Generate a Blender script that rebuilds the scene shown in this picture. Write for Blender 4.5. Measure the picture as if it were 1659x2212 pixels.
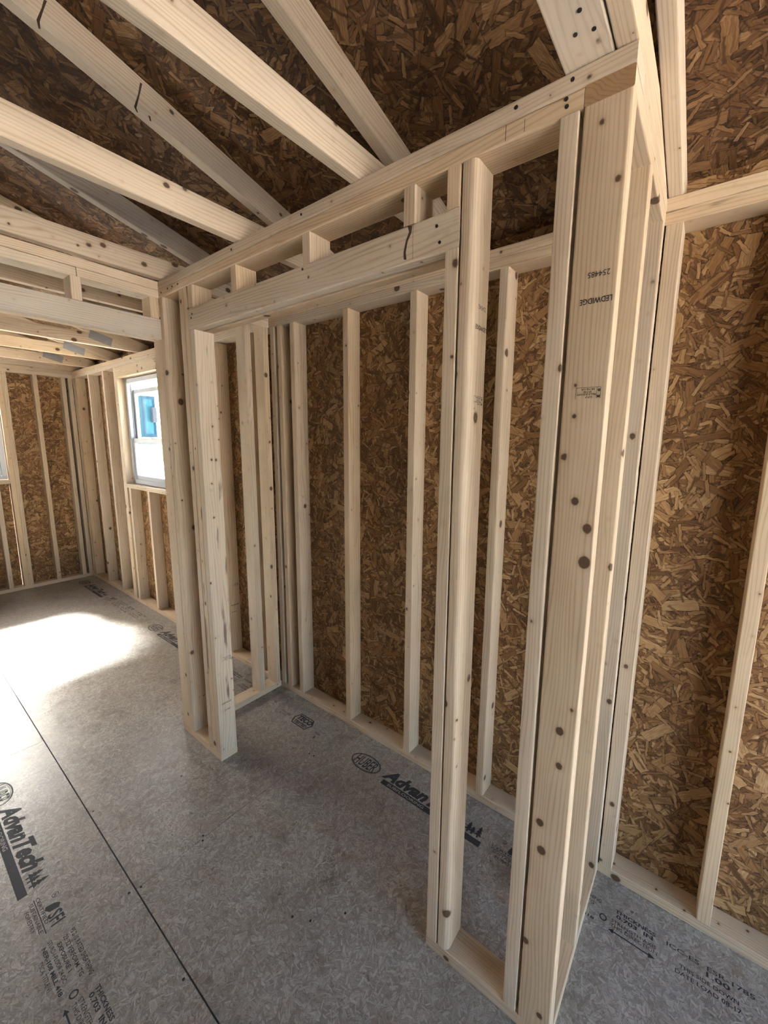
import bpy, bmesh, math, random
from mathutils import Matrix, Vector
random.seed(7)
for o in list(bpy.data.objects): bpy.data.objects.remove(o)
SC = bpy.context.scene
COL = SC.collection

# ------------------------------------------------------------------ camera
cam = bpy.data.cameras.new('camera'); camo = bpy.data.objects.new('camera', cam); COL.objects.link(camo)
yaw, pitch, roll = math.radians(36.5988), math.radians(-9.0468), math.radians(0.867)
fw = Vector((-math.sin(yaw)*math.cos(pitch), math.cos(yaw)*math.cos(pitch), math.sin(pitch)))
rt = Vector((math.cos(yaw), math.sin(yaw), 0)); up = rt.cross(fw)
r2 = rt*math.cos(roll)+up*math.sin(roll); u2 = up*math.cos(roll)-rt*math.sin(roll)
mw = Matrix((r2, u2, -fw)).transposed().to_4x4(); mw.translation = (0.1847, -0.9404, 1.6485)
camo.matrix_world = mw
cam.sensor_width = 36; cam.lens = 874.905/2212*36
cam.shift_x = -(876.895-829.5)/2212; cam.shift_y = -(1106-1096.26)/2212
cam.clip_start = .02
SC.camera = camo

# ------------------------------------------------------------------ sky, sun, exposure
world = bpy.data.worlds.new('World'); SC.world = world; world.use_nodes = True
bg = world.node_tree.nodes['Background']
EL, AZ = math.radians(43), math.radians(7)          # sun height and the heading its rays take from +X
sky = world.node_tree.nodes.new('ShaderNodeTexSky'); sky.sky_type = 'NISHITA'; sky.sun_disc = False
sky.sun_elevation = EL; sky.sun_rotation = -math.pi/2-AZ; sky.air_density = 1; sky.dust_density = 4; sky.ozone_density = 1
world.node_tree.links.new(sky.outputs[0], bg.inputs[0]); bg.inputs[1].default_value = 3.0
sun = bpy.data.lights.new('sun', 'SUN'); suno = bpy.data.objects.new('sun', sun); COL.objects.link(suno)
sun.energy = 185; sun.angle = math.radians(10); sun.color = (1.0, .97, .93)
sd = Vector((math.cos(EL)*math.cos(AZ), math.cos(EL)*math.sin(AZ), -math.sin(EL)))
suno.rotation_euler = sd.to_track_quat('-Z', 'Y').to_euler(); suno.location = (-12, -2, 7)
SC.view_settings.view_transform = 'Standard'; SC.view_settings.look = 'None'
SC.view_settings.exposure = -0.2; SC.view_settings.gamma = 1; SC.view_settings.use_curve_mapping = False
SC.cycles.use_denoising = True
SC.cycles.max_bounces = 5; SC.cycles.diffuse_bounces = 3; SC.cycles.glossy_bounces = 2; SC.cycles.use_adaptive_sampling = True; SC.cycles.adaptive_threshold = .25; SC.cycles.adaptive_min_samples = 16
SC.cycles.sample_clamp_indirect = 12

# ------------------------------------------------------------------ measured layout (metres)
T, W = .0381, .0889
HT, D = 2.3857, .6031
XL, XJR, XJL, XF = -1.997, -.4035, -1.6805, -5.6837
ZH0, ZH1 = 2.1248, 2.2169
SL = .27; TH = math.atan(SL); YR = -1.5; YS = -3.6     # roof slope, ridge, front wall
XR = 2.3                                               # right end wall
GRID = [round(-1.765+.4235*k, 4) for k in range(-9, 11)]   # right faces of the back wall studs

# ------------------------------------------------------------------ node helpers
class N:
    def __init__(s, name):
        s.m = bpy.data.materials.new(name); s.m.use_nodes = True
        s.t = s.m.node_tree; s.b = s.t.nodes['Principled BSDF']
    def n(s, typ, **kw):
        x = s.t.nodes.new(typ)
        for k, v in kw.items(): setattr(x, k, v)
        return x
    def put(s, inp, v):
        if isinstance(v, bpy.types.NodeSocket): s.t.links.new(v, inp)
        else: inp.default_value = v
    def ma(s, op, a, b=None, c=None, clamp=False):
        x = s.n('ShaderNodeMath', operation=op, use_clamp=clamp)
        for i, v in enumerate((a, b, c)):
            if v is not None: s.put(x.inputs[i], v)
        return x.outputs[0]
    def vm(s, op, a, b=None, out=0):
        x = s.n('ShaderNodeVectorMath', operation=op); s.put(x.inputs[0], a)
        if b is not None: s.put(x.inputs[3 if op == 'SCALE' else 1], b)
        return x.outputs[out]
    def mix(s, f, a, b, mode='MIX'):
        x = s.n('ShaderNodeMix', data_type='RGBA', blend_type=mode); s.put(x.inputs[0], f); s.put(x.inputs[6], a); s.put(x.inputs[7], b)
        return x.outputs[2]
    def noise(s, v, scale, detail=2, rough=.5, dim='3D', out=0):
        x = s.n('ShaderNodeTexNoise', noise_dimensions=dim); s.put(x.inputs['Vector'], v)
        x.inputs['Scale'].default_value = scale; x.inputs['Detail'].default_value = detail; x.inputs['Roughness'].default_value = rough
        return x.outputs[out]
    def vor(s, v, scale, dim='3D', feat='F1'):
        x = s.n('ShaderNodeTexVoronoi', voronoi_dimensions=dim, feature=feat); s.put(x.inputs['Vector'], v); x.inputs['Scale'].default_value = scale
        return x
    def ramp(s, f, stops, interp='LINEAR'):
        x = s.n('ShaderNodeValToRGB'); x.color_ramp.interpolation = interp; s.put(x.inputs[0], f)
        e = x.color_ramp.elements
        while len(e) < len(stops): e.new(.5)
        for el, (p, c) in zip(e, stops): el.position = p; el.color = (*c, 1) if len(c) == 3 else c
        return x.outputs[0]
    def step(s, v, a, b):      # smooth 0..1 from a to b
        x = s.n('ShaderNodeMapRange', interpolation_type='SMOOTHSTEP'); s.put(x.inputs[0], v)
        s.put(x.inputs[1], a); s.put(x.inputs[2], b); return x.outputs[0]
    def sep(s, v): return s.n('ShaderNodeSeparateXYZ'), v
    def xyz(s, v):
        x = s.n('ShaderNodeSeparateXYZ'); s.put(x.inputs[0], v); return x.outputs
    def comb(s, a, b, c):
        x = s.n('ShaderNodeCombineXYZ')
        for i, v in enumerate((a, b, c)): s.put(x.inputs[i], v)
        return x.outputs[0]
    def coord(s, jitter=True):
        tc = s.n('ShaderNodeTexCoord').outputs['Object']
        oi = s.n('ShaderNodeObjectInfo').outputs['Random']
        if not jitter: return tc, oi, tc
        return s.vm('ADD', tc, s.vm('SCALE', (31.7, 57.3, 83.1), oi)), oi, tc
    def bump(s, h, st, dist):
        x = s.n('ShaderNodeBump'); x.inputs['Strength'].default_value = st; x.inputs['Distance'].default_value = dist
        s.put(x.inputs['Height'], h); s.put(s.b.inputs['Normal'], x.outputs[0])

def wood(name, lo, hi, knots=(), rand_knots=True, stain=0.0):
    m = N(name); co, rnd, raw = m.coord()
    x, y, z = m.xyz(co)
    # growth bands, wandering slowly along the length
    wob = m.noise(m.comb(m.ma('MULTIPLY', x, 9), m.ma('MULTIPLY', y, 9), m.ma('MULTIPLY', z, 1.3)), 1, 2)
    v = m.ma('ADD', m.ma('ADD', x, m.ma('MULTIPLY', y, .65)), m.ma('MULTIPLY', wob, .06))
    v = m.ma('MULTIPLY_ADD', m.noise(m.comb(m.ma('MULTIPLY', x, 45), m.ma('MULTIPLY', y, 45), m.ma('MULTIPLY', z, 2.2)), 1, 1), .011, v)
    band = m.ma('SINE', m.ma('MULTIPLY', v, 720))
    band = m.ma('POWER', m.ma('MULTIPLY_ADD', band, .5, .5), 3.5)
    fine = m.noise(m.comb(m.ma('MULTIPLY', x, 420), m.ma('MULTIPLY', y, 420), m.ma('MULTIPLY', z, 7)), 1, 3, .6)
    blot = m.noise(m.comb(m.ma('MULTIPLY', x, 14), m.ma('MULTIPLY', y, 14), m.ma('MULTIPLY', z, 3)), 1, 3, .55)
    f = m.ma('ADD', m.ma('MULTIPLY', band, m.ma('MULTIPLY_ADD', blot, 1.1, -.18)), m.ma('ADD', m.ma('MULTIPLY', fine, .42), m.ma('MULTIPLY', blot, .52)))
    f = m.ma('ADD', f, m.ma('MULTIPLY_ADD', rnd, .24, -.30))
    c = m.ramp(f, [(.12, hi), (.50, tuple((a+b)/2 for a, b in zip(lo, hi))), (.95, lo)])
    r2_ = m.ma('FRACT', m.ma('MULTIPLY', rnd, 17.3))
    grey = m.mix(1, c, (.95, .99, 1.05, 1), 'MULTIPLY'); warm = m.mix(1, c, (1.04, .98, .88, 1), 'MULTIPLY')
    c = m.mix(r2_, grey, warm)
    # knots
    sdist = None
    if rand_knots:
        cell = (.085, .085, .15)
        sc = m.vm('DIVIDE', co, cell); vo = m.vor(sc, 1)
        df = m.vm('MULTIPLY', m.vm('SUBTRACT', sc, vo.outputs['Position']), (cell[0], cell[1], cell[2]*.8))
        dist = m.vm('LENGTH', df, out=1)
        cr = m.xyz(vo.outputs['Color'])[0]
        sdist = m.ma('SUBTRACT', dist, m.ma('MULTIPLY_ADD', m.ma('POWER', cr, 1.2), .0135, .0005))
        # pin knots
        cell = (.048, .048, .085)
        sc = m.vm('DIVIDE', m.vm('ADD', co, (3.3, 1.7, .9)), cell); vo = m.vor(sc, 1)
        df = m.vm('MULTIPLY', m.vm('SUBTRACT', sc, vo.outputs['Position']), cell)
        sdist = m.ma('MINIMUM', sdist, m.ma('SUBTRACT', m.vm('LENGTH', df, out=1), m.ma('MULTIPLY_ADD', m.xyz(vo.outputs['Color'])[1], .006, -.0015)))
    for (kx, ky, kz, kr) in knots:
        dd = m.ma('SUBTRACT', m.vm('LENGTH', m.vm('MULTIPLY', m.vm('SUBTRACT', raw, (kx, ky, kz)), (1, .25, .85)), out=1), kr)
        sdist = dd if sdist is None else m.ma('MINIMUM', sdist, dd)
    if sdist is not None:
        wn = m.ma('MULTIPLY_ADD', m.noise(co, 160, 2), .0034, -.0017)
        sdist = m.ma('ADD', sdist, wn)
        halo = m.step(sdist, .012, -.002); core = m.step(sdist, .0012, -.0012); rim = m.step(m.ma('ABSOLUTE', sdist), .0028, .0)
        ringp = m.ma('MULTIPLY_ADD', m.ma('SINE', m.ma('MULTIPLY', sdist, 2600)), .5, .5)
        kc = m.mix(ringp, (.05, .024, .012, 1), (.14, .075, .036, 1))
        c = m.mix(m.ma('MULTIPLY', halo, .35), c, m.mix(1, c, (.62, .46, .32, 1), 'MULTIPLY'))
        c = m.mix(m.ma('MULTIPLY', core, .97), c, kc)
        c = m.mix(m.ma('MULTIPLY', rim, .55), c, (.07, .035, .018, 1))
    if stain:
        st = m.step(m.noise(m.comb(m.ma('MULTIPLY', x, 30), m.ma('MULTIPLY', y, 30), m.ma('MULTIPLY', z, 4)), 1, 4), .60, .72)
        c = m.mix(m.ma('MULTIPLY', st, stain), c, (.10, .055, .03, 1))
    m.put(m.b.inputs['Base Color'], c)
    m.b.inputs['Roughness'].default_value = .62; m.b.inputs['Specular IOR Level'].default_value = .35
    m.bump(fine, .16, .002)
    return m.m

def osb(name, stops, layers, base, amp=.35, rough=.7, grey=None, dirt=0, spec=.3, edge=.55, con=.74):
    """strand board: flakes of random angle, one per cell, laid over each other layer by layer"""
    m = N(name); co, rnd, raw = m.coord()
    x, y, z = m.xyz(co)
    warp = m.noise(co, base, 1, out=1)
    p = m.vm('ADD', m.comb(x, y, 0), m.vm('SCALE', m.vm('SUBTRACT', warp, (.5, .5, .5)), amp/base))
    vo = m.vor(m.vm('MULTIPLY', p, (1/layers[0][1], 2.4/layers[0][1], 0)), 1, '2D')
    sel = m.comb(m.xyz(p)[0], m.xyz(p)[1], m.xyz(vo.outputs['Color'])[0]); sh = 1.0
    for i, (cell, ln, wd, sq) in enumerate(layers):
        q = m.vm('ADD', m.vm('SCALE', p, 1/cell), (3.7*i+.3, 9.1*i+.7, 0))
        vo = m.vor(q, 1, '2D'); cr, cg, cb = m.xyz(vo.outputs['Color'])
        dx, dy, _ = m.xyz(m.vm('SUBTRACT', q, vo.outputs['Position']))
        a = m.ma('MULTIPLY', cr, 3.1416); ca, sa = m.ma('COSINE', a), m.ma('SINE', a)
        u = m.ma('ADD', m.ma('MULTIPLY', dx, ca), m.ma('MULTIPLY', dy, sa)); v = m.ma('SUBTRACT', m.ma('MULTIPLY', dy, ca), m.ma('MULTIPLY', dx, sa))
        wv = m.ma('MULTIPLY', m.ma('MULTIPLY_ADD', cb, .9, .45), wd/cell/2)
        d = m.ma('MAXIMUM', m.ma('SUBTRACT', m.ma('ABSOLUTE', m.ma('ADD', v, m.ma('MULTIPLY', u, m.ma('MULTIPLY_ADD', cg, .3, -.15)))), wv), m.ma('SUBTRACT', m.ma('ABSOLUTE', u), ln/cell/2))
        mask = m.ma('LESS_THAN', d, 0)
        k = m.ma('SUBTRACT', 1, m.ma('MULTIPLY', m.step(d, .11*sq, 0), edge))       # drop shadow painted into the colour beside the flake's edge
        sh = m.ma('MAXIMUM', m.ma('MULTIPLY', sh, k), mask) if i else m.ma('MAXIMUM', k, mask)
        c3 = m.comb(m.ma('MULTIPLY', u, cell), m.ma('ADD', m.ma('MULTIPLY', v, cell), cg), cb)
        x2 = m.n('ShaderNodeMix', data_type='VECTOR'); m.put(x2.inputs[0], mask); m.put(x2.inputs[4], sel); m.put(x2.inputs[5], c3); sel = x2.outputs[1]
    su, sv, sr = m.xyz(sel)
    g = m.noise(m.comb(m.ma('MULTIPLY', su, 24), m.ma('MULTIPLY', sv, 330), sr), 1, 2, .6)
    t = m.ma('ADD', m.ma('MULTIPLY_ADD', sr, con, (.74-con)*.55), m.ma('MULTIPLY_ADD', g, .75, -.26))
    col = m.ramp(t, stops)
    col = m.mix(m.ma('SUBTRACT', 1, sh), col, m.mix(1, col, (.16, .11, .08, 1), 'MULTIPLY'))
    if grey: col = m.mix(grey[0], col, (*grey[1], 1))
    big = m.noise(co, 2.1, 3, .6)
    col = m.mix(1, col, m.ramp(big, [(.25, (.78, .75, .72)), (.75, (1.16, 1.14, 1.12))]), 'MULTIPLY')
    if dirt:
        d1 = m.step(m.noise(co, 9, 3, .62), .52, .74)
        col = m.mix(m.ma('MULTIPLY', d1, dirt), col, m.mix(1, col, (.50, .43, .38, 1), 'MULTIPLY'))
        d2 = m.step(m.noise(m.vm('ADD', co, (4, 9, 2)), 48, 1, .6), .735, .76)
        col = m.mix(m.ma('MULTIPLY', d2, dirt), col, (.05, .04, .035, 1))
    m.put(m.b.inputs['Base Color'], col); m.b.inputs['Roughness'].default_value = rough
    m.b.inputs['Specular IOR Level'].default_value = spec
    m.bump(m.noise(co, 260, 2, .6), .35, .0012)
    return m.m

def plain(name, c, rough=.6, metal=0, spec=.4, nz=0):
    m = N(name)
    if nz:
        co, r, raw = m.coord()
        m.put(m.b.inputs['Base Color'], m.mix(m.noise(co, nz, 4), (*[v*.82 for v in c], 1), (*[min(1, v*1.12) for v in c], 1)))
    else: m.b.inputs['Base Color'].default_value = (*c, 1)
    m.b.inputs['Roughness'].default_value = rough; m.b.inputs['Metallic'].default_value = metal; m.b.inputs['Specular IOR Level'].default_value = spec
    return m.m

HI, LO = (.66, .525, .372), (.44, .31, .184)
WOOD = wood('spruce_lumber', LO, HI)
WOOD_ST = wood('spruce_lumber_stained', LO, HI, stain=.8)
WOOD_G = wood('spruce_lumber_dry', (.42, .325, .225), (.62, .525, .41))
ENDG = wood('end_grain', (.26, .15, .075), (.40, .25, .13), rand_knots=False)
L_WALL = [(.036, .048, .010, 1), (.050, .06, .017, .8), (.042, .055, .010, 1), (.070, .085, .021, .6), (.048, .06, .009, .9), (.095, .11, .027, .5), (.052, .06, .007, .7)]
OSB_W = osb('wall_osb', [(0, (.085, .038, .014)), (.28, (.178, .088, .032)), (.60, (.30, .163, .065)), (.85, (.44, .275, .128)), (1, (.62, .44, .24))], L_WALL, 60, amp=.55, edge=.62)
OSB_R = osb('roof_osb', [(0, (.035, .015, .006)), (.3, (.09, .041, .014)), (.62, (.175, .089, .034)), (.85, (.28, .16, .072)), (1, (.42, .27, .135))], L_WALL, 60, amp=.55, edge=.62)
L_FLOOR = [(.016, .022, .004, 1), (.022, .028, .009, 1), (.018, .026, .004, 1), (.050, .05, .014, .6), (.021, .027, .006, 1), (.017, .022, .003, 1)]
OSB_F = osb('subfloor_osb', [(0, (.11, .088, .064)), (.30, (.215, .19, .157)), (.62, (.345, .318, .275)), (.85, (.475, .455, .415)), (1, (.62, .605, .565))], L_FLOOR, 90, amp=.16, rough=.32, grey=(.12, (.36, .34, .33)), dirt=.6, spec=.95, edge=.36, con=.52)
INK = plain('black_print_ink', (.018, .018, .022), .75)
PALE = plain('bare_board_lettering', (.34, .31, .275), .6)
INK_F = plain('black_floor_print_ink', (.035, .035, .04), .7)
VINYL = plain('white_vinyl', (.60, .62, .65), .35)
STEEL = plain('galvanised_steel', (.30, .29, .28), .55, .35, nz=120)
NAIL = plain('nail_steel', (.035, .03, .028), .5, .5)
TEAL = plain('pale_turquoise_siding', (.035, .125, .15), .7, spec=.2)
TEAL2 = plain('blue_trim', (.022, .055, .085), .7, spec=.2)
ROOFING = plain('grey_shingle', (.22, .23, .25), .9, nz=20)
METER = plain('grey_meter_box', (.055, .06, .07), .6)
CONC = plain('pale_gravel_ground', (.46, .44, .41), .9, nz=2)
g = N('window_glass')
tr = g.n('ShaderNodeBsdfTransparent'); tr.inputs[0].default_value = (.93, .97, .98, 1); gl = g.n('ShaderNodeBsdfGlossy'); gl.inputs['Roughness'].default_value = .02
lw = g.n('ShaderNodeLayerWeight'); lw.inputs[0].default_value = .5
fr = g.n('ShaderNodeMath', operation='POWER'); g.t.links.new(lw.outputs['Facing'], fr.inputs[0]); fr.inputs[1].default_value = 5; mx = g.n('ShaderNodeMixShader')
g.t.links.new(fr.outputs[0], mx.inputs[0]); g.t.links.new(tr.outputs[0], mx.inputs[1]); g.t.links.new(gl.outputs[0], mx.inputs[2])
g.t.links.new(mx.outputs[0], g.t.nodes['Material Output'].inputs[0]); GLASS = g.m

# ------------------------------------------------------------------ object helpers
def link(name, me, mat, parent=None, mtx=None):
    o = bpy.data.objects.new(name, me); COL.objects.link(o)
    if mat and not me.materials: me.materials.append(mat)
    if parent: o.parent = parent
    if mtx is not None: o.matrix_local = mtx
    return o
def top(name, label, cat, kind=None, group=None, loc=(0, 0, 0)):
    o = bpy.data.objects.new(name, None); COL.objects.link(o); o.location = loc; o.empty_display_size = .1
    tag(o, label, cat, kind, group); return o
def tag(o, label, cat, kind=None, group=None):
    o['label'] = label; o['category'] = cat
    if kind: o['kind'] = kind
    if group: o['group'] = group
AX = {'z': Matrix(((1, 0, 0), (0, 1, 0), (0, 0, 1))), 'x': Matrix(((0, 0, 1), (1, 0, 0), (0, 1, 0))), 'y': Matrix(((0, 1, 0), (0, 0, 1), (1, 0, 0)))}
def board(name, parent, mn, mx_, axis, mat=None, r=.003, wane=None, bow=(0, 0), cap=None):
    """sawn board: rounded cross-section swept along its length; wane = {corner: radius}, corners (+x+y),(-x+y),(-x-y),(+x-y)"""
    mn, mx_ = Vector(mn), Vector(mx_); c = (mn+mx_)/2; s = mx_-mn; R = AX[axis]
    a, b, L = [abs((R.transposed() @ s)[i]) for i in range(3)]
    n = max(1, int(L/.16)) if (wane or any(bow)) else 1
    rs = [r*random.uniform(.8, 1.3)]*4
    vs, fs, ph = [], [], random.uniform(0, 9)
    seg = 6 if wane else 3
    for k in range(n+1):
        t = k/n; zz = (t-.5)*L; ox = bow[0]*math.sin(math.pi*t); oy = bow[1]*math.sin(math.pi*t)
        for ci, (sx, sy) in enumerate(((1, 1), (-1, 1), (-1, -1), (1, -1))):
            q = rs[ci]
            if wane and ci in wane: q = wane[ci]*(.8+.25*math.sin(7*t+ph)+.12*math.sin(19*t+ph*2))
            q = min(q, a*.48, b*.48)
            for j in range(seg+1):
                an = math.pi/2*(ci+j/seg)
                vs.append((sx*(a/2-q)+q*math.cos(an)+ox, sy*(b/2-q)+q*math.sin(an)+oy, zz))
    m_ = 4*(seg+1)
    for k in range(n):
        for j in range(m_):
            fs.append((k*m_+j, k*m_+(j+1) % m_, (k+1)*m_+(j+1) % m_, (k+1)*m_+j))
    fs.append(tuple(range(m_-1, -1, -1))); fs.append(tuple(range(n*m_, n*m_+m_)))
    me = bpy.data.meshes.new(name); me.from_pydata(vs, [], fs)
    me.materials.append(mat or WOOD)
    if cap is not None: me.materials.append(cap); me.polygons[-1].material_index = 1; me.polygons[-2].material_index = 1
    if wane: me.shade_smooth(); me.set_sharp_from_angle(angle=math.radians(28))
    M = R.to_4x4(); M.translation = c - (parent.location if parent and parent.parent is None else Vector())
    return link(name, me, None, parent, M)
def box_mesh(name, boxes):
    vs, fs = [], []
    for (x0, y0, z0, x1, y1, z1) in boxes:
        k = len(vs)
        vs += [(x0, y0, z0), (x1, y0, z0), (x1, y1, z0), (x0, y1, z0), (x0, y0, z1), (x1, y0, z1), (x1, y1, z1), (x0, y1, z1)]
        fs += [tuple(k+i for i in f) for f in ((0, 3, 2, 1), (4, 5, 6, 7), (0, 1, 5, 4), (1, 2, 6, 5), (2, 3, 7, 6), (3, 0, 4, 7))]
    me = bpy.data.meshes.new(name); me.from_pydata(vs, [], fs); return me
PAN = {}
def panel(name, parent, c, xd, yd, w, h, th, mat):
    """sheet good: local x,y lie in the sheet, thickness grows along x cross y"""
    key = (round(w, 4), round(h, 4), th, mat.name)
    if key not in PAN:
        PAN[key] = box_mesh(name, [(-w/2, -h/2, 0, w/2, h/2, th)]); PAN[key].materials.append(mat)
    xd, yd = Vector(xd).normalized(), Vector(yd).normalized()
    M = Matrix((xd, yd, xd.cross(yd))).transposed().to_4x4(); M.translation = c
    return link(name, PAN[key], None, parent, M)
def prism(name, parent, pts, th, M, mat, bev=.003):
    """pts = (along, up) outline; local z along, y up, x across (0..th)"""
    bm = bmesh.new(); n = len(pts)
    lo = [bm.verts.new((0, v, u)) for u, v in pts]; hi_ = [bm.verts.new((th, v, u)) for u, v in pts]
    bm.faces.new(lo); bm.faces.new(hi_[::-1])
    for i in range(n): bm.faces.new((lo[i], hi_[i], hi_[(i+1) % n], lo[(i+1) % n])[::-1])
    bmesh.ops.recalc_face_normals(bm, faces=bm.faces)
    if bev: bmesh.ops.bevel(bm, geom=bm.edges[:], offset=bev, segments=2, affect='EDGES', profile=.5, clamp_overlap=True)
    me = bpy.data.meshes.new(name); bm.to_mesh(me); bm.free()
    return link(name, me, mat, parent, M)

# text and print ---------------------------------------------------------
TXT = {}
def text_mesh(s, shear=0, bold=0):
    k = (s, shear, bold)
    if k not in TXT:
        cu = bpy.data.curves.new('lettering', 'FONT'); cu.body = s; cu.size = 1; cu.shear = shear; cu.offset = bold; cu.resolution_u = 2
        o = bpy.data.objects.new('lettering', cu); me = o.to_mesh()
        v = [tuple(p.co)[:2] for p in me.vertices]; f = [tuple(p.vertices) for p in me.polygons]
        o.to_mesh_clear(); bpy.data.objects.remove(o)
        xs = [p[0] for p in v]; ys = [p[1] for p in v]
        x0, x1, y0, y1 = min(xs), max(xs), min(ys), max(ys)
        TXT[k] = ([((a-x0)/(x1-x0), (b-y0)/(y1-y0)) for a, b in v], f)
    return TXT[k]
class Print:
    """flat print collected in a plane: (u right, v up)"""
    def __init__(s): s.v, s.f = [], []
    def text(s, t, u0, v0, u1, v1, shear=0, bold=0):
        v, f = text_mesh(t, shear, bold); k = len(s.v)
        s.v += [(u0+a*(u1-u0), v0+b*(v1-v0)) for a, b in v]; s.f += [tuple(i+k for i in q) for q in f]
    def poly(s, pts):
        k = len(s.v); s.v += list(pts); s.f.append(tuple(range(k, k+len(pts))))
    def rect(s, u0, v0, u1, v1): s.poly([(u0, v0), (u1, v0), (u1, v1), (u0, v1)])
    def ring(s, cu, cv, a, b, t, n=36):
        k = len(s.v)
        for i in range(n):
            an = 2*math.pi*i/n; s.v += [(cu+a*math.cos(an), cv+b*math.sin(an)), (cu+(a-t)*math.cos(an), cv+(b-t)*math.sin(an))]
        for i in range(n): j = (i+1) % n; s.f.append((k+2*i, k+2*j, k+2*j+1, k+2*i+1))
    def done(s, name, parent, o, ud, vd, mat=None):
        ud, vd, o = Vector(ud), Vector(vd), Vector(o); nn = ud.cross(vd)
        me = bpy.data.meshes.new(name); me.from_pydata([tuple(o+ud*a+vd*b+nn*.0004) for a, b in s.v], [], s.f)
        ob = link(name, me, mat or INK, parent); ob.matrix_parent_inverse = Matrix(); 
        ob.matrix_local = ((parent.parent.matrix_basis @ parent.matrix_basis) if parent.parent else parent.matrix_basis).inverted()
        return ob

# ================================================================== FLOOR
floor = top('floor', 'grey brown printed subfloor sheets with taped seams', 'floor', 'structure')
floor['label'] = 'grey brown printed wood subfloor sheets under the framing'
rows = [(-.515, .7065, [XF-.09, -3.79, -1.35, 1.09, XR+.1]), (-1.735, -.515, [XF-.09, -5.03, -2.59, -.15, XR+.1]), (-2.955, -1.735, [XF-.09, -3.79, -1.35, 1.09, XR+.1]), (YS-.1, -2.955, [XF-.09, -2.57, -.13, XR+.1])]
FP = {}
for ri, (y0, y1, xs) in enumerate(rows):
    for i in range(len(xs)-1):
        gx, gy = .0007, .0022
        o = panel('subfloor_sheet', floor, ((xs[i]+xs[i+1])/2, (y0+y1)/2, -.018), (1, 0, 0), (0, 1, 0), xs[i+1]-xs[i]-2*gx, y1-y0-2*gy, .018, OSB_F)
        FP[(ri, i)] = o
me = box_mesh('floor_joist_deck', [(XF-.09, YS-.1, -.05, XR+.1, .7065, -.019)])
link('seam_backing', me, plain('dark_seam', (.05, .042, .036), .9), floor)

def mark(x0, y0, parent):
    p = Print()
    p.ring(.089, .05, .092, .05, .006); p.ring(.089, .05, .083, .041, .0018)
    p.text('HUBER', .022, .018, .156, .082, .12, .012)
    p.text('AdvanTech', .207, .032, .655, .098, .35, .05)
    p.rect(.228, .0, .758, .027)
    for u, h in ((.685, .045), (.705, .03), (.732, .05)):      # fir trees
        b = .045
        p.poly([(u-.004, b-.01), (u+.004, b-.01), (u+.004, b), (u-.004, b)])
        for k in range(3): p.poly([(u-.017+k*.004, b+k*h*.28), (u+.017-k*.004, b+k*h*.28), (u, b+(k+1.5)*h*.28)])
    p.ring(.836, .088, .010, .010, .002, 20); p.text('R', .832, .083, .840, .093)
    p.poly([(.862, .055), (.875, .050), (.892, .060), (.897, .085), (.88, .092), (.868, .08)]); p.text('SFI', .902, .05, .955, .09, 0, .02)
    p.text('CERTIFIED', .80, .040, .93, .050, 0, .01); p.rect(.80, .034, .965, .0365); p.text('SUSTAINABLE', .81, .020, .95, .031, 0, .01); p.text('FORESTRY', .83, .004, .93, .015, 0, .01)
    p.text('PS 2-10 RATED SHEATHING', 1.015, .086, 1.21, .099, 0, .01); p.text('23/32 PERFORM  TG', 1.02, .066, 1.19, .078, 0, .01)
    p.text('EXPOSURE 1', 1.03, .048, 1.15, .059, 0, .02); p.text('STURD-I-FLOOR 24 OC', 1.0, .030, 1.17, .041, 0, .01); p.text('NER-108 MILL 418', 1.01, .013, 1.20, .024, 0, .03); p.text('TSCA TITLE VI', 1.05, -.004, 1.16, .007)
    p.ring(1.225, .043, .012, .012, .004, 16)
    p.text('THICKNESS', 1.256, .086, 1.381, .099, 0, .03); p.text('0.703  IN', 1.262, .068, 1.374, .082, 0, .03)
    p.text('STRENGTH AXIS', 1.25, .046, 1.385, .058); p.text('THIS DIRECTION', 1.25, .030, 1.39, .042)
    p.rect(1.258, .014, 1.372, .018); p.poly([(1.386, .016), (1.366, .024), (1.366, .008)]); p.poly([(1.246, .016), (1.262, .024), (1.262, .008)])
    p.text('ICC-ES  ESR-1785', 1.412, .084, 1.64, .098, 0, .01); p.text('1.00', 1.52, .064, 1.58, .08, 0, .02)
    p.text('THIS SIDE DOWN', 1.45, .040, 1.60, .052, 0, .01); p.text('DATE LOAD 08-17', 1.44, .018, 1.605, .031, 0, .01)
    p.done('floor_print', parent, (x0, y0, 0), (1, 0, 0), (0, 1, 0), INK_F)
    p = Print(); p.text('SUBFLOORING', .262, .006, .475, .021, 0, .02); p.done('knocked_out_lettering', parent, (x0, y0, .0004), (1, 0, 0), (0, 1, 0), PALE)
mark(-1.172, .402, FP[(0, 2)]); mark(-3.677, .402, FP[(0, 1)]); mark(-5.547, .402, FP[(0, 0)])
mark(-2.40, -.787, FP[(1, 2)])
p = Print()      # stamp of the grading agency and small print beside it
p.text('TECO', -.05, .04, .07, .078, .1, .06); p.text('TESTED', -.045, .012, .06, .034, .1, .05); p.rect(-.055, .082, .06, .088); p.rect(-.05, .002, .065, .008); p.poly([(.06, .088), (.085, .05), (.065, .002), (.06, .008), (.076, .05), (.055, .082)]); p.poly([(-.055, .088), (-.07, .04), (-.05, .002), (-.045, .008), (-.06, .04), (-.05, .082)])
p.text('OREM', .13, .02, .175, .035); p.text('A', .15, -.01, .165, .008, 0, .05); p.text('MILL 418', -.18, .03, -.10, .042); p.text('0.703', -.18, .01, -.12, .022)
p.done('floor_print', FP[(0, 1)], (-1.60, .412, 0), (1, 0, 0), (0, 1, 0), INK_F)

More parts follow.
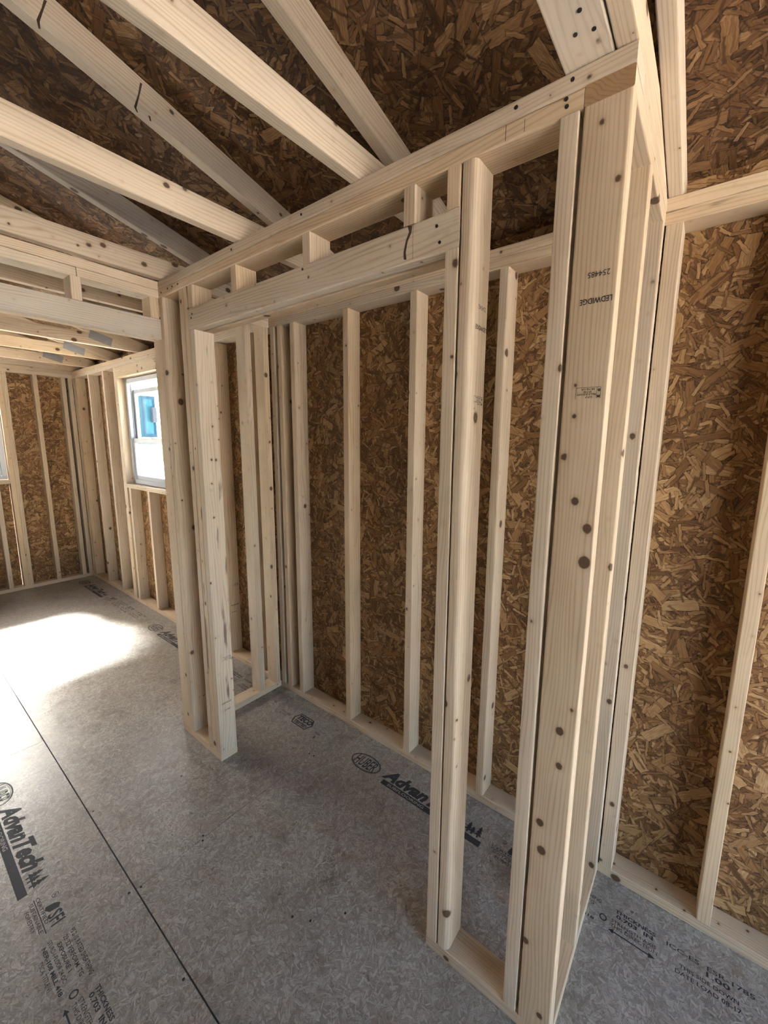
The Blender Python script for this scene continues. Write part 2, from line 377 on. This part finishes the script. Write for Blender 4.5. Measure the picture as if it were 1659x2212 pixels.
# ================================================================== lumber stamps
def grade_stamp(parent, o, ud, vd, s=1, name='lumber_stamp', words=True, seq='254485'):
    p = Print()
    if words:
        p.text('LEDWIDGE', .0, .197, .062, .2085, 0, .015); p.text(seq, .008, .147, .050, .158)
    p.rect(.006, .376, .0068, .399); p.rect(.055, .376, .0558, .399); p.rect(.006, .376-.0008, .0558, .376); p.rect(.0135, .376, .0142, .399)
    p.text('S-P-F', .022, .3935, .036, .3975, 0, .02); p.text('No.2 KD-HT', .0155, .388, .053, .392, 0, .02); p.text('SA 7-EE', .024, .383, .040, .387, 0, .02); p.text('S8 NLGA', .018, .3775, .045, .3815, 0, .02)
    p.text('M', .0073, .392, .0127, .3975, 0, .04); p.text('B', .0073, .379, .0127, .3845, 0, .04)
    p.v = [(a*s, b*s) for a, b in p.v]
    return p.done(name, parent, o, ud, vd)

# ================================================================== BACK WALL
wb = top('wall_back', 'long back wall of bare studs with orange brown strand board behind', 'wall', 'structure')
ZB, ZT = T, HT-2*T
board('bottom_plate', wb, (XF-W, D, 0), (-2.42, D+W, T), 'x'); board('bottom_plate', wb, (-2.42, D, 0), (XR, D+W, T), 'x')
board('top_plate', wb, (XF-W, D, ZT), (-3.4, D+W, HT-T), 'x'); board('top_plate', wb, (-3.4, D, ZT), (-.62, D+W, HT-T), 'x'); board('top_plate', wb, (-.62, D, ZT), (XR, D+W, HT-T), 'x', WOOD_ST)
board('top_plate', wb, (XF, D, HT-T), (-2.1, D+W, HT), 'x'); board('top_plate', wb, (-2.1, D, HT-T), (XR, D+W, HT), 'x')
WX0, WX1, WZ0, WZ1 = -4.39, -3.45, 1.212, 2.2169
def bstud(x1, z0=ZB, z1=ZT, name='stud', **kw):
    return board(name, wb, (x1-T, D, z0), (x1, D+W, z1), 'z', **kw)
bs = {}
for gx in GRID:
    if gx > XR-.05 or gx < XF+.08: continue
    if WX0-.02 < gx < WX1+T: bstud(gx, ZB, WZ0-T, 'cripple_stud')
    else: bs[gx] = bstud(gx, bow=(random.uniform(-.002, .002), 0), wane={3: .010} if gx in (GRID[12], GRID[13]) else None)
bstud(XF+T+.002)
for xx in (WX0, WX1+T): bstud(xx, ZB, WZ1, 'jack_stud')
for xx in (WX0-T, WX1+2*T): bstud(xx)
board('header', wb, (WX0-T, D, WZ1), (WX1+T, D+T, ZT), 'x', WOOD_ST); board('header', wb, (WX0-T, D+W-T, WZ1), (WX1+T, D+W, ZT), 'x')
board('rough_sill', wb, (WX0, D, WZ0-T), (WX1, D+W, WZ0), 'x')
bstud(-1.950); bstud(-1.884); board('stud', wb, (.003, D, ZB), (.048, D+W, ZT), 'z')
# sheathing, cut round the window
SY = D+W
cuts = [XF-W, -5.567, -4.325, -3.054, -1.784, -.513, .757, XR+.1]
def bsheet(x0, x1, z0, z1):
    panel('sheathing_sheet', wb, ((x0+x1)/2, SY, (z0+z1)/2), (0, 0, 1), (1, 0, 0), z1-z0-.002, x1-x0-.002, .011, OSB_W)
for x0, x1 in zip(cuts[:-1], cuts[1:]):
    a, b = max(x0, WX0), min(x1, WX1)
    if a < b:
        bsheet(a, b, -.02, WZ0); bsheet(a, b, WZ1, HT+.12)
        if x0 < a: bsheet(x0, a, -.02, HT+.12)
        if b < x1: bsheet(b, x1, -.02, HT+.12)
    else: bsheet(x0, x1, -.02, HT+.12)
for k in (12, 13):
    if GRID[k] in bs: pass

# ================================================================== LEFT END WALL
wl = top('wall_left', 'far end wall with slim studs over golden brown strand board', 'wall', 'structure')
VY1, VY0, VZ0, VZ1 = -.019, -1.85, 1.20, 2.2169
board('bottom_plate', wl, (XF-W, YS, 0), (XF, D, T), 'y')
board('top_plate', wl, (XF-W, YS, ZT), (XF, D, HT-T), 'y'); board('top_plate', wl, (XF-W, YS, HT-T), (XF, D+W, HT), 'y')
def lstud(y0, z0=ZB, z1=ZT, name='stud'): return board(name, wl, (XF-W, y0, z0), (XF, y0+T, z1), 'z')
for y in (.562, .50, .26, .019, VY0-2*T, -2.25, -2.6, -3.0, -3.4): lstud(y)
lstud(VY1, ZB, VZ1, 'jack_stud'); lstud(VY0-T, ZB, VZ1, 'jack_stud')
for y in (-.142, -.56, -.98, -1.4): lstud(y, ZB, VZ0-T, 'cripple_stud')
board('header', wl, (XF-T, VY0-T, VZ1), (XF, VY1+T, ZT), 'y'); board('header', wl, (XF-W, VY0-T, VZ1), (XF-W+T, VY1+T, ZT), 'y')
board('rough_sill', wl, (XF-W, VY0, VZ0-T), (XF, VY1, VZ0), 'y')
def lsheet(y0, y1, z0, z1): panel('sheathing_sheet', wl, (XF-W, (y0+y1)/2, (z0+z1)/2), (0, 0, 1), (0, 1, 0), z1-z0-.002, y1-y0-.002, .011, OSB_W)
lsheet(VY1, D+W, -.02, HT); lsheet(VY0, VY1, -.02, VZ0); lsheet(VY0, VY1, VZ1, HT); lsheet(-2.75, VY0, -.02, HT); lsheet(YS, -2.75, -.02, HT)
# gable sheathing above
for (ya, yb) in ((D+W, YR), (YS-.1, YR)):
    za = HT; zr = HT+SL*(D-YR)+.1
    me = bpy.data.meshes.new('gable_sheet'); v = [(XF-W, ya, za), (XF-W, yb, za), (XF-W, yb, zr), (XF-W, ya, za+.09)]
    v += [(a-.011, b, c) for a, b, c in v]
    me.from_pydata(v, [], [(0, 1, 2, 3), (7, 6, 5, 4), (0, 4, 5, 1), (1, 5, 6, 2), (2, 6, 7, 3), (3, 7, 4, 0)]); link('gable_sheet', me, OSB_W, wl)

# ================================================================== WINDOWS
def window(name, label, M, w, h, drop):
    """local x across, y outwards, z up; origin at the lower left of the frame on the room side"""
    root = top(name, label, 'window', 'structure'); root.matrix_local = M
    f, dp = .040, .085
    def fr_(x0, z0, x1, z1, t, y0, y1): return [(x0, y0, z0, x0+t, y1, z1), (x1-t, y0, z0, x1, y1, z1), (x0+t, y0, z0, x1-t, y1, z0+t), (x0+t, y0, z1-t, x1-t, y1, z1)]
    def bev(me, o=.003):
        bm = bmesh.new(); bm.from_mesh(me); bmesh.ops.bevel(bm, geom=bm.edges[:], offset=o, segments=2, affect='EDGES'); bm.to_mesh(me); bm.free(); return me
    link('frame', bev(box_mesh('frame', fr_(0, 0, w, h, f, 0, dp) + [(f, .03, f, f+.012, .036, h-f), (w-f-.012, .03, f, w-f, .036, h-f)])), VINYL, root)
    mid = h*.42
    for nm, z0, z1, y0 in (('lower_sash', f, mid+.02, .012), ('upper_sash', mid-.02-drop*.3, h-f-drop, .046)):
        s = link(nm, bev(box_mesh(nm, fr_(f+.002, z0, w-f-.002, z1, .036, y0, y0+.030))), VINYL, root)
        link('pane', box_mesh('pane', [(f+.03, y0+.013, z0+.03, w-f-.03, y0+.017, z1-.03)]), GLASS, s)
        if nm == 'lower_sash':
            link('sash_lock', bev(box_mesh('sash_lock', [(w*.5-.03, y0-.006, z1-.006, w*.5+.03, y0+.02, z1+.012)]), .002), VINYL, s)
    ex = link('outer_flange', bev(box_mesh('outer_flange', fr_(-.03, -.03, w+.03, h+.03, .05, dp, dp+.012))), VINYL, root)
    return root
M1 = Matrix.Translation((WX0+.012, D+.058, WZ0+.006))
window('window_1', 'white double hung window in the back wall beyond the closet, upper sash lowered', M1, WX1-WX0-.024, WZ1-WZ0-.016, .055)
M2 = Matrix(((0, -1, 0), (1, 0, 0), (0, 0, 1))).to_4x4()
hw_ = (VY1-VY0)/2
for i_, (nm, lb) in enumerate((('window_2', 'white window in the far end wall at the left edge of the picture'), ('added_window_3', 'unseen white twin window added in the far end wall for more light from the left'))):  # second unit is out of view, added to let in more light from the left
    M2.translation = (XF-.058, VY0+.012+(1-i_)*hw_, VZ0+.006)
    window(nm, lb, M2, hw_-.018, VZ1-VZ0-.016, 0)

# ================================================================== CLOSET FRONT WALL
wf = top('wall_closet_front', 'closet front wall frame with doorway, header and short studs above', 'wall', 'structure')
board('bottom_plate', wf, (XJR, 0, 0), (-W, W, T), 'x'); board('bottom_plate', wf, (XL, 0, 0), (XJL, W, T), 'x')
board('top_plate', wf, (XL, 0, HT-T), (0, W, HT), 'x', r=.004); board('top_plate', wf, (XL, 0, ZT), (-W-.001, W, HT-T), 'x', r=.005)
def fstud(x0, z0=ZB, z1=ZT, name='stud', **kw): return board(name, wf, (x0, 0, z0), (x0+T, W, z1), 'z', **kw)
fstud(XJR, ZB, ZH0, 'jack_stud', bow=(0, 0))
king = fstud(XJR+T+.005, name='king_stud', wane={3: .022, 0: .005})
fstud(-W-T-.008, name='stud', wane={0: .005, 3: .005})
fstud(XJL-T, ZB, ZH0, 'jack_stud', mat=WOOD_ST)
jl = list(wf.children)[-1]
fstud(XJL-2*T-.002, name='king_stud', mat=WOOD_ST); fstud(XJL-3*T-.007, name='king_stud')
fstud(XL, name='corner_stud', wane={3: .016})
for x in (-1.375, -.950, -.537, XJR, XJL-T): fstud(x, ZH1, ZT, 'cripple_stud')
board('header', wf, (XJL-T-.001, 0, ZH0), (XJR+T+.001, T, ZH1), 'x', r=.005); board('header', wf, (XJL-T-.001, W-T, ZH0), (XJR+T+.001, W, ZH1), 'x', r=.005)
# king stud lettering reads upside down on its doorway-side face
grade_stamp(king, (XJR+2*T+.005, .084, 2.140), (0, -1, 0), (0, 0, -1), .98, seq='254342').location.x += .0
grade_stamp(jl, (XJL, .086, .92), (0, -1, 0), (0, 0, -1), .95, words=False)
p = Print(); p.text('LEDWIDGE', 0, 0, .05, .009, 0, .015); p.text('254482', .012, -.04, .045, -.031); p.done('lumber_stamp', jl, (XJL, .02, .31), (0, 1, 0), (0, 0, 1))

# ================================================================== CLOSET RIGHT RETURN WALL
wr = top('wall_closet_right', 'short closet side wall frame nearest the viewer, right of the doorway', 'wall', 'structure')
board('bottom_plate', wr, (-W, 0, 0), (0, D, T), 'y')
board('top_plate', wr, (-W, 0, ZT), (0, D, HT-T), 'y', cap=ENDG); board('top_plate', wr, (-W, W+.001, HT-T), (0, D, HT), 'y')
PC = (-W/2, T/2, (ZB+ZT)/2)
PK = []
def on_front(px, pz, r): PK.append((px-PC[0], -T/2, pz-PC[2], r))
# knots of the big post, where the photo shows them
KN = [(-.046, 1.526, .0070), (-.016, 1.468, .0085), (-.016, 1.391, .0115), (-.038, .962, .0085), (-.033, .869, .0070), (-.068, .686, .0085), (-.059, .608, .0100),
      (-.077, 1.623, .0055), (-.062, 1.711, .0035), (-.064, 1.777, .002), (-.082, .302, .008), (-.03, .095, .007), (-.015, 2.16, .0045), (-.053, 2.271, .004), (-.015, 1.028, .003)]
for a in KN: on_front(*a)
POST = wood('corner_post_lumber', LO, HI, PK, rand_knots=False)
post = board('corner_post', wr, (-W, 0, ZB), (0, T, ZT), 'z', mat=POST, r=.004, wane={3: .006})
board('stud', wr, (-W, .262, ZB), (0, .262+T, ZT), 'z', mat=WOOD, wane={3: .006}); board('stud', wr, (-W, .563, ZB), (0, .563+T, ZT), 'z')
grade_stamp(post, (-.0065, 0, 2.146), (-1, 0, 0), (0, 0, -1), 1.0)

# ================================================================== CLOSET LEFT WALL AND WIDE OPENING
wo = top('wall_closet_left', 'closet left side wall that carries on as the header over a wide opening', 'wall', 'structure')
X0 = XL-W-.001; X1 = XL-.001
board('bottom_plate', wo, (X0, 0, 0), (X1, D, T), 'y')
board('top_plate', wo, (X0, -3.5, HT-T), (X1, D, HT), 'y')
board('top_plate', wo, (X0, -.312, ZT), (X1, D, HT-T), 'y'); board('top_plate', wo, (X0, -3.5, ZT), (X1-.004, -.314, HT-T), 'y', mat=WOOD_G)
def ostud(y0, z0=ZB, z1=ZT, name='stud', **kw): return board(name, wo, (X0, y0, z0), (X1, y0+T, z1), 'z', **kw)
ostud(0, ZB, ZH0, 'jack_stud'); ostud(T+.001, name='king_stud'); ostud(.441); ostud(.560)
for y in (-.338, -.040, -.76, -1.18, -1.6, -2.0, -2.4): ostud(y, ZH1, ZT, 'cripple_stud')
ostud(-2.6, ZB, ZH0, 'jack_stud'); ostud(-2.64)
board('header', wo, (X1-T, -2.6, ZH0), (X1, T, ZH1), 'y', mat=WOOD_G); board('header', wo, (X0, -2.6, ZH0), (X0+T, T, ZH1), 'y')
for y in (-3.0, -3.4): ostud(y)

# ================================================================== ROOF TRUSSES
TC = Matrix(((1, 0, 0), (0, SL/math.hypot(1, SL), -1/math.hypot(1, SL)), (0, 1/math.hypot(1, SL), SL/math.hypot(1, SL)))).to_4x4()
BC = Matrix(((1, 0, 0), (0, 0, -1), (0, 1, 0))).to_4x4()
CT, ST = math.cos(TH), math.sin(TH)
def truss(x0, label, dx=0, plate=False, mat=None, group='roof trusses'):
    t = top('roof_truss', label, 'roof truss', None, group, (x0, D, HT))
    span = D-YS; ur = D-YR; h = W/CT
    pts = [(0, 0), (span, 0), (span-W/SL, W), (W/SL, W)]
    prism('bottom_chord', t, pts, T, BC, mat or WOOD)
    up_ = [(-.088, 0), (0, 0), (ur, ur*SL), (ur, ur*SL+h), (-.088, -.088*SL+h)]
    o = prism('top_chord', t, [(u*CT+v*ST, -u*ST+v*CT) for u, v in up_], T, TC, mat or WOOD); o.location.x = dx
    # mirrored chord beyond the ridge
    M = Matrix(((-1, 0, 0), (0, -1, 0), (0, 0, 1))).to_4x4() @ TC; M.translation = (T+dx, -(span), 0)
    ur2 = YR-YS; k = (ur*SL)/(ur2*SL)
    prism('top_chord', t, [(u*CT+v*ST, -u*ST+v*CT) for u, v in up_], T, M, mat or WOOD)
    if plate:
        a = .40; s = a
        Mx = Matrix(((0, 0, 1), (-CT, -ST, 0), (ST*1, -CT, 0))).to_4x4()
        me = bpy.data.meshes.new('gang_plate'); hw, hh = .078, .034
        vs, fs = [], []
        nx, ny = 12, 5      # toothed plate: rows of punched slots
        for i in range(nx+1):
            for j in range(ny+1):
                vs.append((0 if (i+j) % 2 else .0008, (i/nx-.5)*2*hw, (j/ny-.5)*2*hh))
        for i in range(nx):
            for j in range(ny): q = i*(ny+1)+j; fs.append((q, q+ny+1, q+ny+2, q+1))
        me.from_pydata(vs, [], fs)
        pl = link('gang_plate', me, STEEL, t)
        pl.matrix_local = Matrix.Translation((T+.0012, -.265, .062)) @ Matrix.Rotation(-TH, 4, 'X')
    return t
NT = 'roof trusses'
truss(-.733, 'whitish roof truss crossing above the middle of the closet header')
truss(-1.345, 'roof truss with knots crossing above the left part of the closet header')
truss(-1.990, 'grey roof truss lying on the plates of the wide opening header', mat=WOOD_G)
truss(-T, 'roof truss on the right closet wall, against a flat nailing board', dx=T+.001)
truss(-2.60, 'roof truss just behind the wide opening header', plate=True); truss(-3.25, 'second roof truss behind the wide opening header', plate=True)
truss(-3.898, 'nearest of three far room trusses with a steel connector plate', plate=True)
truss(-4.568, 'middle of three far room trusses with a steel connector plate', plate=True)
truss(-5.228, 'farthest of three far room trusses with a steel connector plate', plate=True)
truss(XF-T-.01, 'gable end truss on top of the far end wall')
nb = board('nailing_board', None, (-.132, -1.9, HT+.0005), (-.0405, D-.16, HT+.0005+T), 'y', mat=WOOD_G)
tag(nb, 'flat pale nailing board lying on top of the right closet corner', 'board')

# ---- nail heads, pencil lines and pitch streaks
def disc(r=.004, h=.0015, n=10):
    v = [(r*math.cos(2*math.pi*k/n), r*math.sin(2*math.pi*k/n), z) for z in (0, h) for k in range(n)]
    me = bpy.data.meshes.new('nail'); me.from_pydata(v, [], [tuple(range(n, 2*n))]+[(k, (k+1) % n, n+(k+1) % n, n+k) for k in range(n)]); me.materials.append(NAIL); return me
NM = disc()
def nail(parent, p, nrm):
    o = link('nail', NM, None, parent); q = Vector(nrm).to_track_quat('Z', 'Y').to_matrix().to_4x4(); q.translation = p
    o.matrix_basis = ((parent.parent.matrix_basis @ parent.matrix_basis) if parent.parent else parent.matrix_basis).inverted() @ q
def kids(par, nm): return [o for o in par.children if o.name.split('.')[0] == nm]
tpl = kids(wf, 'top_plate')
for x, z in ((-.115, 2.370), (-.232, 2.370), (-.95, 2.368), (-1.36, 2.366)): nail(tpl[0], (x, 0, z), (0, -1, 0))
for x, z in ((-.125, 2.340), (-.123, 2.326), (-1.900, 2.334), (-1.854, 2.334), (-1.801, 2.334), (-1.967, 2.330)): nail(tpl[1], (x, 0, z), (0, -1, 0))
hd = kids(wf, 'header')[0]
for x, z in ((-1.70, 2.175), (-1.69, 2.19), (-.42, 2.15), (-.43, 2.19), (-.95, 2.205)): nail(hd, (x, 0, z), (0, -1, 0))
p = Print(); p.poly([(-.522, 2.216), (-.507, 2.212), (-.509, 2.196), (-.521, 2.178), (-.527, 2.152), (-.524, 2.134), (-.533, 2.136), (-.534, 2.156), (-.527, 2.182), (-.517, 2.200)][::-1]); p.rect(-.5045, 2.130, -.5035, 2.214)
p.done('pitch_streak', hd, (0, 0, 0), (1, 0, 0), (0, 0, 1), plain('dark_pitch', (.06, .035, .02), .4))
p = Print(); p.rect(-.2545, 2.313, -.2532, 2.345); p.rect(-.2115, 2.315, -.2105, 2.340); p.done('pencil_mark', tpl[1], (0, 0, 0), (1, 0, 0), (0, 0, 1), INK)
for x, y, rk in ((-1.86, -.50, (0, 1)), (-1.357, -.535, (1, 2)), (-1.345, -.50, (0, 2)), (-1.36, -.26, (0, 1)), (-1.34, -.272, (0, 2)), (-1.75, -.17, (0, 1)), (-.82, -.22, (0, 2)), (-.76, -.19, (0, 2)), (-.68, -.10, (0, 2)), (-.95, -.53, (1, 2)), (-1.365, .314, (0, 1)), (-1.335, .318, (0, 2))):
    nail(FP[rk], (x, y, 0), (0, 0, 1))
for x, y in ((-.076, -.112), (-.063, -.064), (-.093, -.072)): nail(nb, (x, y, HT+.0005), (0, 0, -1))
trs = [o for o in COL.objects if o.name.startswith('roof_truss')]
tm1 = [o for o in trs if abs(o.location.x+1.345) < .01][0]; tch = kids(tm1, 'top_chord')[0]
p = Print()
for line in ([(-.517, 2.757), (-.525, 2.732), (-.537, 2.698), (-.536, 2.681)], [(-.301, 2.706), (-.310, 2.67), (-.323, 2.629), (-.318, 2.619)], [(-.285, 2.629), (-.282, 2.616)]):
    p = Print(); w_ = [.003, .0022, .0032, .002]
    p.poly([(a-w_[k], b) for k, (a, b) in enumerate(line)] + [(a+w_[k], b) for k, (a, b) in enumerate(line)][::-1])
    p.done('pitch_streak', tch, (-1.345+T, 0, 0), (0, 1, 0), (0, 0, 1), bpy.data.materials['dark_pitch'])
grade_stamp(bs[GRID[12]], (GRID[12], .705, 2.155), (0, -1, 0), (0, 0, -1), .97)
grade_stamp(bs[GRID[7]], (GRID[7], .688, .93), (0, -1, 0), (0, 0, -1), .95, words=False)
p = Print(); p.rect(.617, .405, .678, .409); p.rect(.622, .351, .660, .354); p.done('lumber_stamp', bs[GRID[7]], (GRID[7], 0, 0), (0, 1, 0), (0, 0, 1))

# ================================================================== ROOF DECK
rf = top('ceiling', 'dark brown strand board roof deck above the trusses', 'roof', 'structure')
xs = [XF-W-.02, -4.6, -2.2, .24, XR+.15]
for side in (1, -1):
    n = 0; s = -.42
    slen = (D-YR)/CT + W*SL*1.02
    while s < slen-.01:
        e = min(s+1.22, slen)
        offs = xs if n % 2 == 0 else [XF-W-.02, -3.4, -.97, XR+.15]
        for a, b in zip(offs[:-1], offs[1:]):
            m_ = (s+e)/2
            if side == 1: c = (0+(a+b)/2, D-m_*CT+W*ST, HT+m_*ST+W*CT+.0015); yd = (0, -CT, ST); xd = (-1, 0, 0)
            else: c = ((a+b)/2, 2*YR-(D-m_*CT+W*ST), HT+m_*ST+W*CT+.0015); yd = (0, CT, ST); xd = (1, 0, 0)
            xd = Vector((0, 0, 1)).cross(Vector(yd)); xd = -xd if (xd.cross(Vector(yd))).z < 0 else xd
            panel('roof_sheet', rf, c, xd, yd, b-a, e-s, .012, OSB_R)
        s = e; n += 1

# ================================================================== WALLS BEHIND THE VIEWER
wfr = top('wall_front', 'front wall of the building behind the viewer', 'wall', 'structure')
def opening_wall(parent, axis, pos, a0, a1, openings, sgn):
    """strand board wall with openings (a, b, z0, z1); axis is the direction it runs in"""
    cur = a0
    def sh(p, q, z0, z1):
        c = ((p+q)/2, pos, (z0+z1)/2) if axis == 'x' else (pos, (p+q)/2, (z0+z1)/2)
        panel('sheathing_sheet', parent, c, (0, 0, 1), (1, 0, 0) if axis == 'x' else (0, 1, 0), z1-z0, q-p, .011, OSB_W)
    for (p, q, z0, z1) in sorted(openings):
        if p > cur: sh(cur, p, -.02, HT+.1)
        if z0 > 0: sh(p, q, -.02, z0)
        sh(p, q, z1, HT+.1); cur = q
    sh(cur, a1, -.02, HT+.1)
FO = []
RO = [(-1.7, .48, 0, 2.28)]
opening_wall(wfr, 'x', YS-W-.012, XF-W, XR+.1, FO, -1)
board('bottom_plate', wfr, (XF, YS-W, 0), (XR, YS, T), 'x'); board('top_plate', wfr, (XF, YS-W, ZT), (XR, YS, HT), 'x')
for x in [XF+.05+.42*i for i in range(19)]:
    board('stud', wfr, (x, YS-W, T), (x+T, YS, ZT), 'z')
wri = top('wall_right', 'right end wall of the building behind the viewer, with a wide door opening', 'wall', 'structure')
opening_wall(wri, 'y', XR+W, YS-.1, D+W+.01, RO, 1)
board('top_plate', wri, (XR, YS, ZT+.01), (XR+W, D, HT), 'y')
for y in [D-T-.42*i for i in range(10)]:
    if not (-1.74 < y < .48): board('stud', wri, (XR, y, 0), (XR+W, y+T, ZT), 'z')
for (ya, yb) in ((D+W, YR), (YS-.1, YR)):
    me = bpy.data.meshes.new('gable_sheet'); v = [(XR+W, ya, HT+.05), (XR+W, yb, HT+.05), (XR+W, yb, HT+SL*(D-YR)+.1), (XR+W, ya, HT+.09)]
    v += [(a+.011, b, c) for a, b, c in v]
    me.from_pydata(v, [], [(0, 1, 2, 3), (7, 6, 5, 4), (0, 4, 5, 1), (1, 5, 6, 2), (2, 6, 7, 3), (3, 7, 4, 0)]); link('gable_sheet', me, OSB_W, wri)

# ================================================================== OUTSIDE
gr = link('ground', box_mesh('ground', [(-40, -40, -.5, 40, 40, -.35)]), CONC); tag(gr, 'pale ground outside the windows', 'ground', 'structure')
nh = top('neighbour_house', 'pale turquoise neighbouring house seen through the back wall window', 'house', loc=(-12.5, 4.6, -.35))
def hpart(name, boxes, mat, par=nh): return link(name, box_mesh(name, boxes), mat, par)
hpart('wall', [(-7, -5.0, 0, 0, -.86, 5.0)], TEAL)
for k in range(19): hpart('siding_board', [(0, -5.0, .1+k*.26, .018, -1.0, .1+k*.26+.24)], TEAL)
hpart('corner_board', [(-.1, -.99, 0, .04, -.84, 5.0)], TEAL2)
by = hpart('bay_window', [(-1.2, -.84, 2.05, .30, -.52, 3.15)], TEAL); hpart('frame', [(.30, -.84, 2.05, .33, -.80, 3.15), (.30, -.56, 2.05, .33, -.52, 3.15), (.30, -.80, 2.05, .33, -.56, 2.13), (.30, -.80, 3.07, .33, -.56, 3.15)], TEAL2, by)
hpart('meter_box', [(.33, -.64, 2.45, .45, -.54, 2.85)], METER)
hpart('roof', [(-7.3, -5.3, 5.0, .4, -.5, 5.2)], ROOFING)
